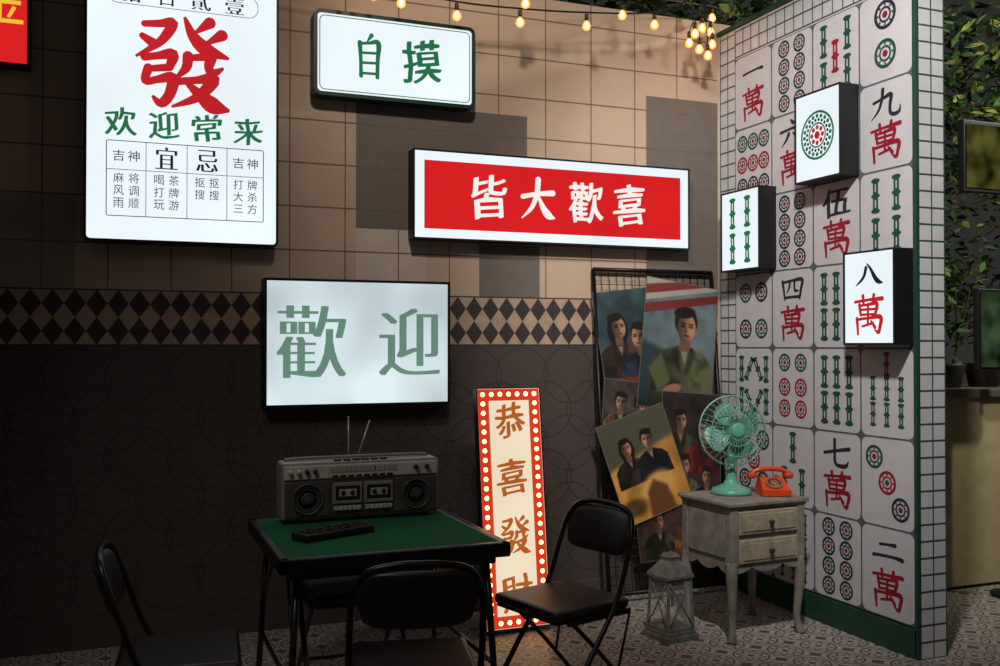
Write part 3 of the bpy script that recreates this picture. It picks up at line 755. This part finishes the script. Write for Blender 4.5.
for sx in(-1,1): mb.lathe([(.022,-.02),(.027,-.012),(.026,.005),(.016,.016)],T_o,18,Matrix.Translation((sx*.098,.05,.10)))
mb.tube([(.075+.008*math.cos(i*.8),-.0+.0035*i-.07,.012+.010*math.sin(i*.8)+.004) for i in range(36)],.0022,T_d,5)
mb.build('rotary_telephone',loc=(-.318,-.965,.7065),rotz=math.radians(-22))

# lantern
L_w=mat('distressed_lantern_paint',(104,102,96),.7,noise=.3,nscale=30)
M_glass=bpy.data.materials.new('lantern_glass'); M_glass.use_nodes=True; bb=M_glass.node_tree.nodes['Principled BSDF']; bb.inputs['Base Color'].default_value=(.75,.78,.76,1); bb.inputs['Alpha'].default_value=.16; bb.inputs['Roughness'].default_value=.08
mb=MB()
mb.rbox((0,0,.015),(.205,.205,.03),L_w,.004); mb.rbox((0,0,.038),(.185,.185,.018),L_w,.004)
for sx in(-1,1):
    for sy in(-1,1): mb.tube([(sx*.082,sy*.082,.04),(sx*.070,sy*.070,.31)],.011,L_w,4,smooth=False)
for k in range(4):
    M=Matrix.Rotation(k*math.pi/2,4,'Z')
    mb.rbox((0,-.072,.305),(.145,.014,.02),L_w,.002,M=M); mb.rbox((0,-.083,.055),(.16,.014,.022),L_w,.002,M=M)
    mb.add([(-.08,-.081,.05),(.08,-.081,.05),(.068,-.070,.30),(-.068,-.070,.30)],[[0,1,2,3]],M_glass,False,M)
    mb.tube([(-.08,-.085,.06),(.068,-.074,.30)],.0035,L_w,5,M=M); mb.tube([(.08,-.085,.06),(-.068,-.074,.30)],.0035,L_w,5,M=M)
mb.lathe([(.122,.312),(.122,.325),(.05,.395),(.05,.41),(.056,.414),(.03,.435),(.008,.44)],L_w,4,Matrix.Rotation(math.pi/4,4,'Z'),smooth=False)
mb.tube([(.026*math.cos(a*math.pi/10),0,.46+.026*math.sin(a*math.pi/10)) for a in range(20)],.004,M_black,6,closed=True)
mb.lathe([(.033,.048),(.033,.15),(.028,.154),(.003,.152)],mat('candle_wax',(200,188,160),.5),20)
mb.build('candle_lantern',loc=(-.905,-.90,0),rotz=math.radians(8))

# ------------------------------------------------------------ outside
K_b=mat('counter_render',(180,160,122),.8,noise=.1); K_t=mat('counter_stone_top',(120,110,96),.5); K_d=mat('counter_plinth',(30,28,27),.6); K_p=mat('plant_pot',(52,46,42),.5)
mb=MB(); mb.rbox((2.9,-.47,.6),(4.0,.5,1.16),K_b,.005); mb.rbox((2.9,-.47,1.20),(4.06,.56,.05),K_t,.006); mb.rbox((2.9,-.47,.03),(3.96,.46,.06),K_d,0)
mb.build('planter_counter')
leafA=mat('leaf_green',(76,106,50),.6,noise=.5,nscale=5); leafB=mat('leaf_dark',(30,50,34),.6,noise=.4,nscale=5); leafC=mat('leaf_yellow',(128,132,62),.6,noise=.4,nscale=5); bark=mat('bark',(70,56,42),.9,noise=.4)
def leaves(mb,c,rad,n,size):
    for _ in range(n):
        while True:
            p=Vector((random.uniform(-1,1),random.uniform(-1,1),random.uniform(-1,1)))
            if p.length<1: break
        p=Vector((c[0]+p.x*rad[0],c[1]+p.y*rad[1],c[2]+p.z*rad[2]))
        s_=size*random.uniform(.6,1.3); E=Euler((random.uniform(-1,1),random.uniform(-1,1),random.uniform(0,6.3))).to_matrix()
        pts=[(0,-1,0),(.38,-.3,.08),(.3,.4,.05),(0,1,-.05),(-.3,.4,.05),(-.38,-.3,.08)]
        mb.add([tuple(p+E@(Vector(q)*s_)) for q in pts],[[0,1,2,3,4,5]],random.choice((leafA,leafA,leafB,leafB,leafC)))
mb=MB()
for k in range(9):
    x0=1.1+.33*k
    for j in range(3):
        mb.tube(catmull([(x0,-.45,1.25),(x0+random.uniform(-.1,.1),-.45,1.45),(x0+random.uniform(-.25,.25),-.45+random.uniform(-.1,.1),1.85)],4),.006,bark,5)
    leaves(mb,(x0,-.45,1.72),(.2,.2,.36),60,.045)
    mb.lathe([(.09,1.228),(.12,1.36),(.125,1.38),(.11,1.38)],K_p,16,Matrix.Translation((x0,-.45,0)))
mb.build('potted_shrubs')
def tree(x,y,h,n,sd,sz=.06):
    random.seed(sd); mb=MB()
    mb.tube(catmull([(0,0,0),(.08,.05,h*.4),(-.05,0,h*.75),(.1,.1,h*1.1)],6),[.11-.0035*i for i in range(19)],bark,8)
    for k in range(9):
        a=k*.7; z=h*(.45+.06*k); e=Vector((1.3*math.cos(a),1.0*math.sin(a),z+.7))
        mb.tube(catmull([(0,0,z),e*.5+Vector((0,0,z*.5+.1)),e],4),[.035,.033,.03,.027,.024,.02,.016,.012,.008],bark,5)
        leaves(mb,e,(.8,.7,.6),n//9,sz)
    mb.build('garden_tree',loc=(x,y,0))
tree(.3,1.9,3.8,4600,3); tree(2.6,1.9,3.5,4400,5); tree(4.0,3.2,3.0,3600,9); tree(-1.4,2.2,3.9,4200,11)
mb=MB(); G_a=glow('painted_glass_reflection_olive',(88,86,40),.5,.85,8); G_b=glow('painted_glass_glow_green',(66,88,58),.4,.85,8)  # emissive panels stand in for window glass, reflection and lit greenery painted in
mb.tube([(1.42,-.95,0),(1.42,-.95,2.95)],.02,M_black,10); mb.lathe([(.12,0),(.12,.02),(.03,.04)],M_black,20,Matrix.Translation((1.42,-.95,0)))
mb.rbox((1.37,-.98,2.60),(.74,.04,.42),M_black,.006); mb.rbox((1.37,-1.004,2.60),(.69,.006,.37),G_a,0)
mb.rbox((1.40,-.98,1.59),(.58,.04,.48),M_black,.006); mb.rbox((1.40,-1.004,1.59),(.54,.006,.44),G_b,0)
mb.build('window_glass_standin')

# ------------------------------------------------------------ lights
def spot(name,loc,tgt,e,col,size,blend=.7,r=.12):
    l=bpy.data.lights.new(name,'SPOT'); l.energy=e; l.color=col; l.spot_size=math.radians(size); l.spot_blend=blend; l.shadow_soft_size=r
    o=bpy.data.objects.new(name,l); S.collection.objects.link(o); o.location=loc
    o.rotation_euler=(Vector(tgt)-Vector(loc)).to_track_quat('-Z','Y').to_euler()
spot('spotlight_1',(-2.0,-3.3,4.1),(-.1,-.9,2.0),510,(1,.965,.93),60)
spot('spotlight_2',(-2.6,-2.6,4.3),(-1.4,0,2.7),200,(1,.89,.78),66,1.0)
spot('spotlight_3',(3.6,-2.9,4.6),(1.8,1.2,2.9),800,(.95,1,.85),95,1.0)
spot('fill_spot_4',(-4.4,-3.7,4.4),(-2.75,-1.1,.8),120,(1,.93,.86),46,1.0,.3)  # added fill, lifts the table area and the dark left side
W=bpy.data.worlds.new('night_world'); S.world=W; W.use_nodes=True
nt=W.node_tree; bg=nt.nodes['Background']; bg.inputs[0].default_value=(.68,.62,.60,1); bg.inputs[1].default_value=.042

# ------------------------------------------------------------ camera
cd_=bpy.data.cameras.new('camera'); cam=bpy.data.objects.new('camera',cd_); S.collection.objects.link(cam)
cd_.sensor_width=36; cd_.lens=972/1000*36
cam.location=(-3.563,-5.237,1.5)
cam.rotation_euler=(math.radians(90.7),0,-math.atan2(.368,.930))
S.camera=cam
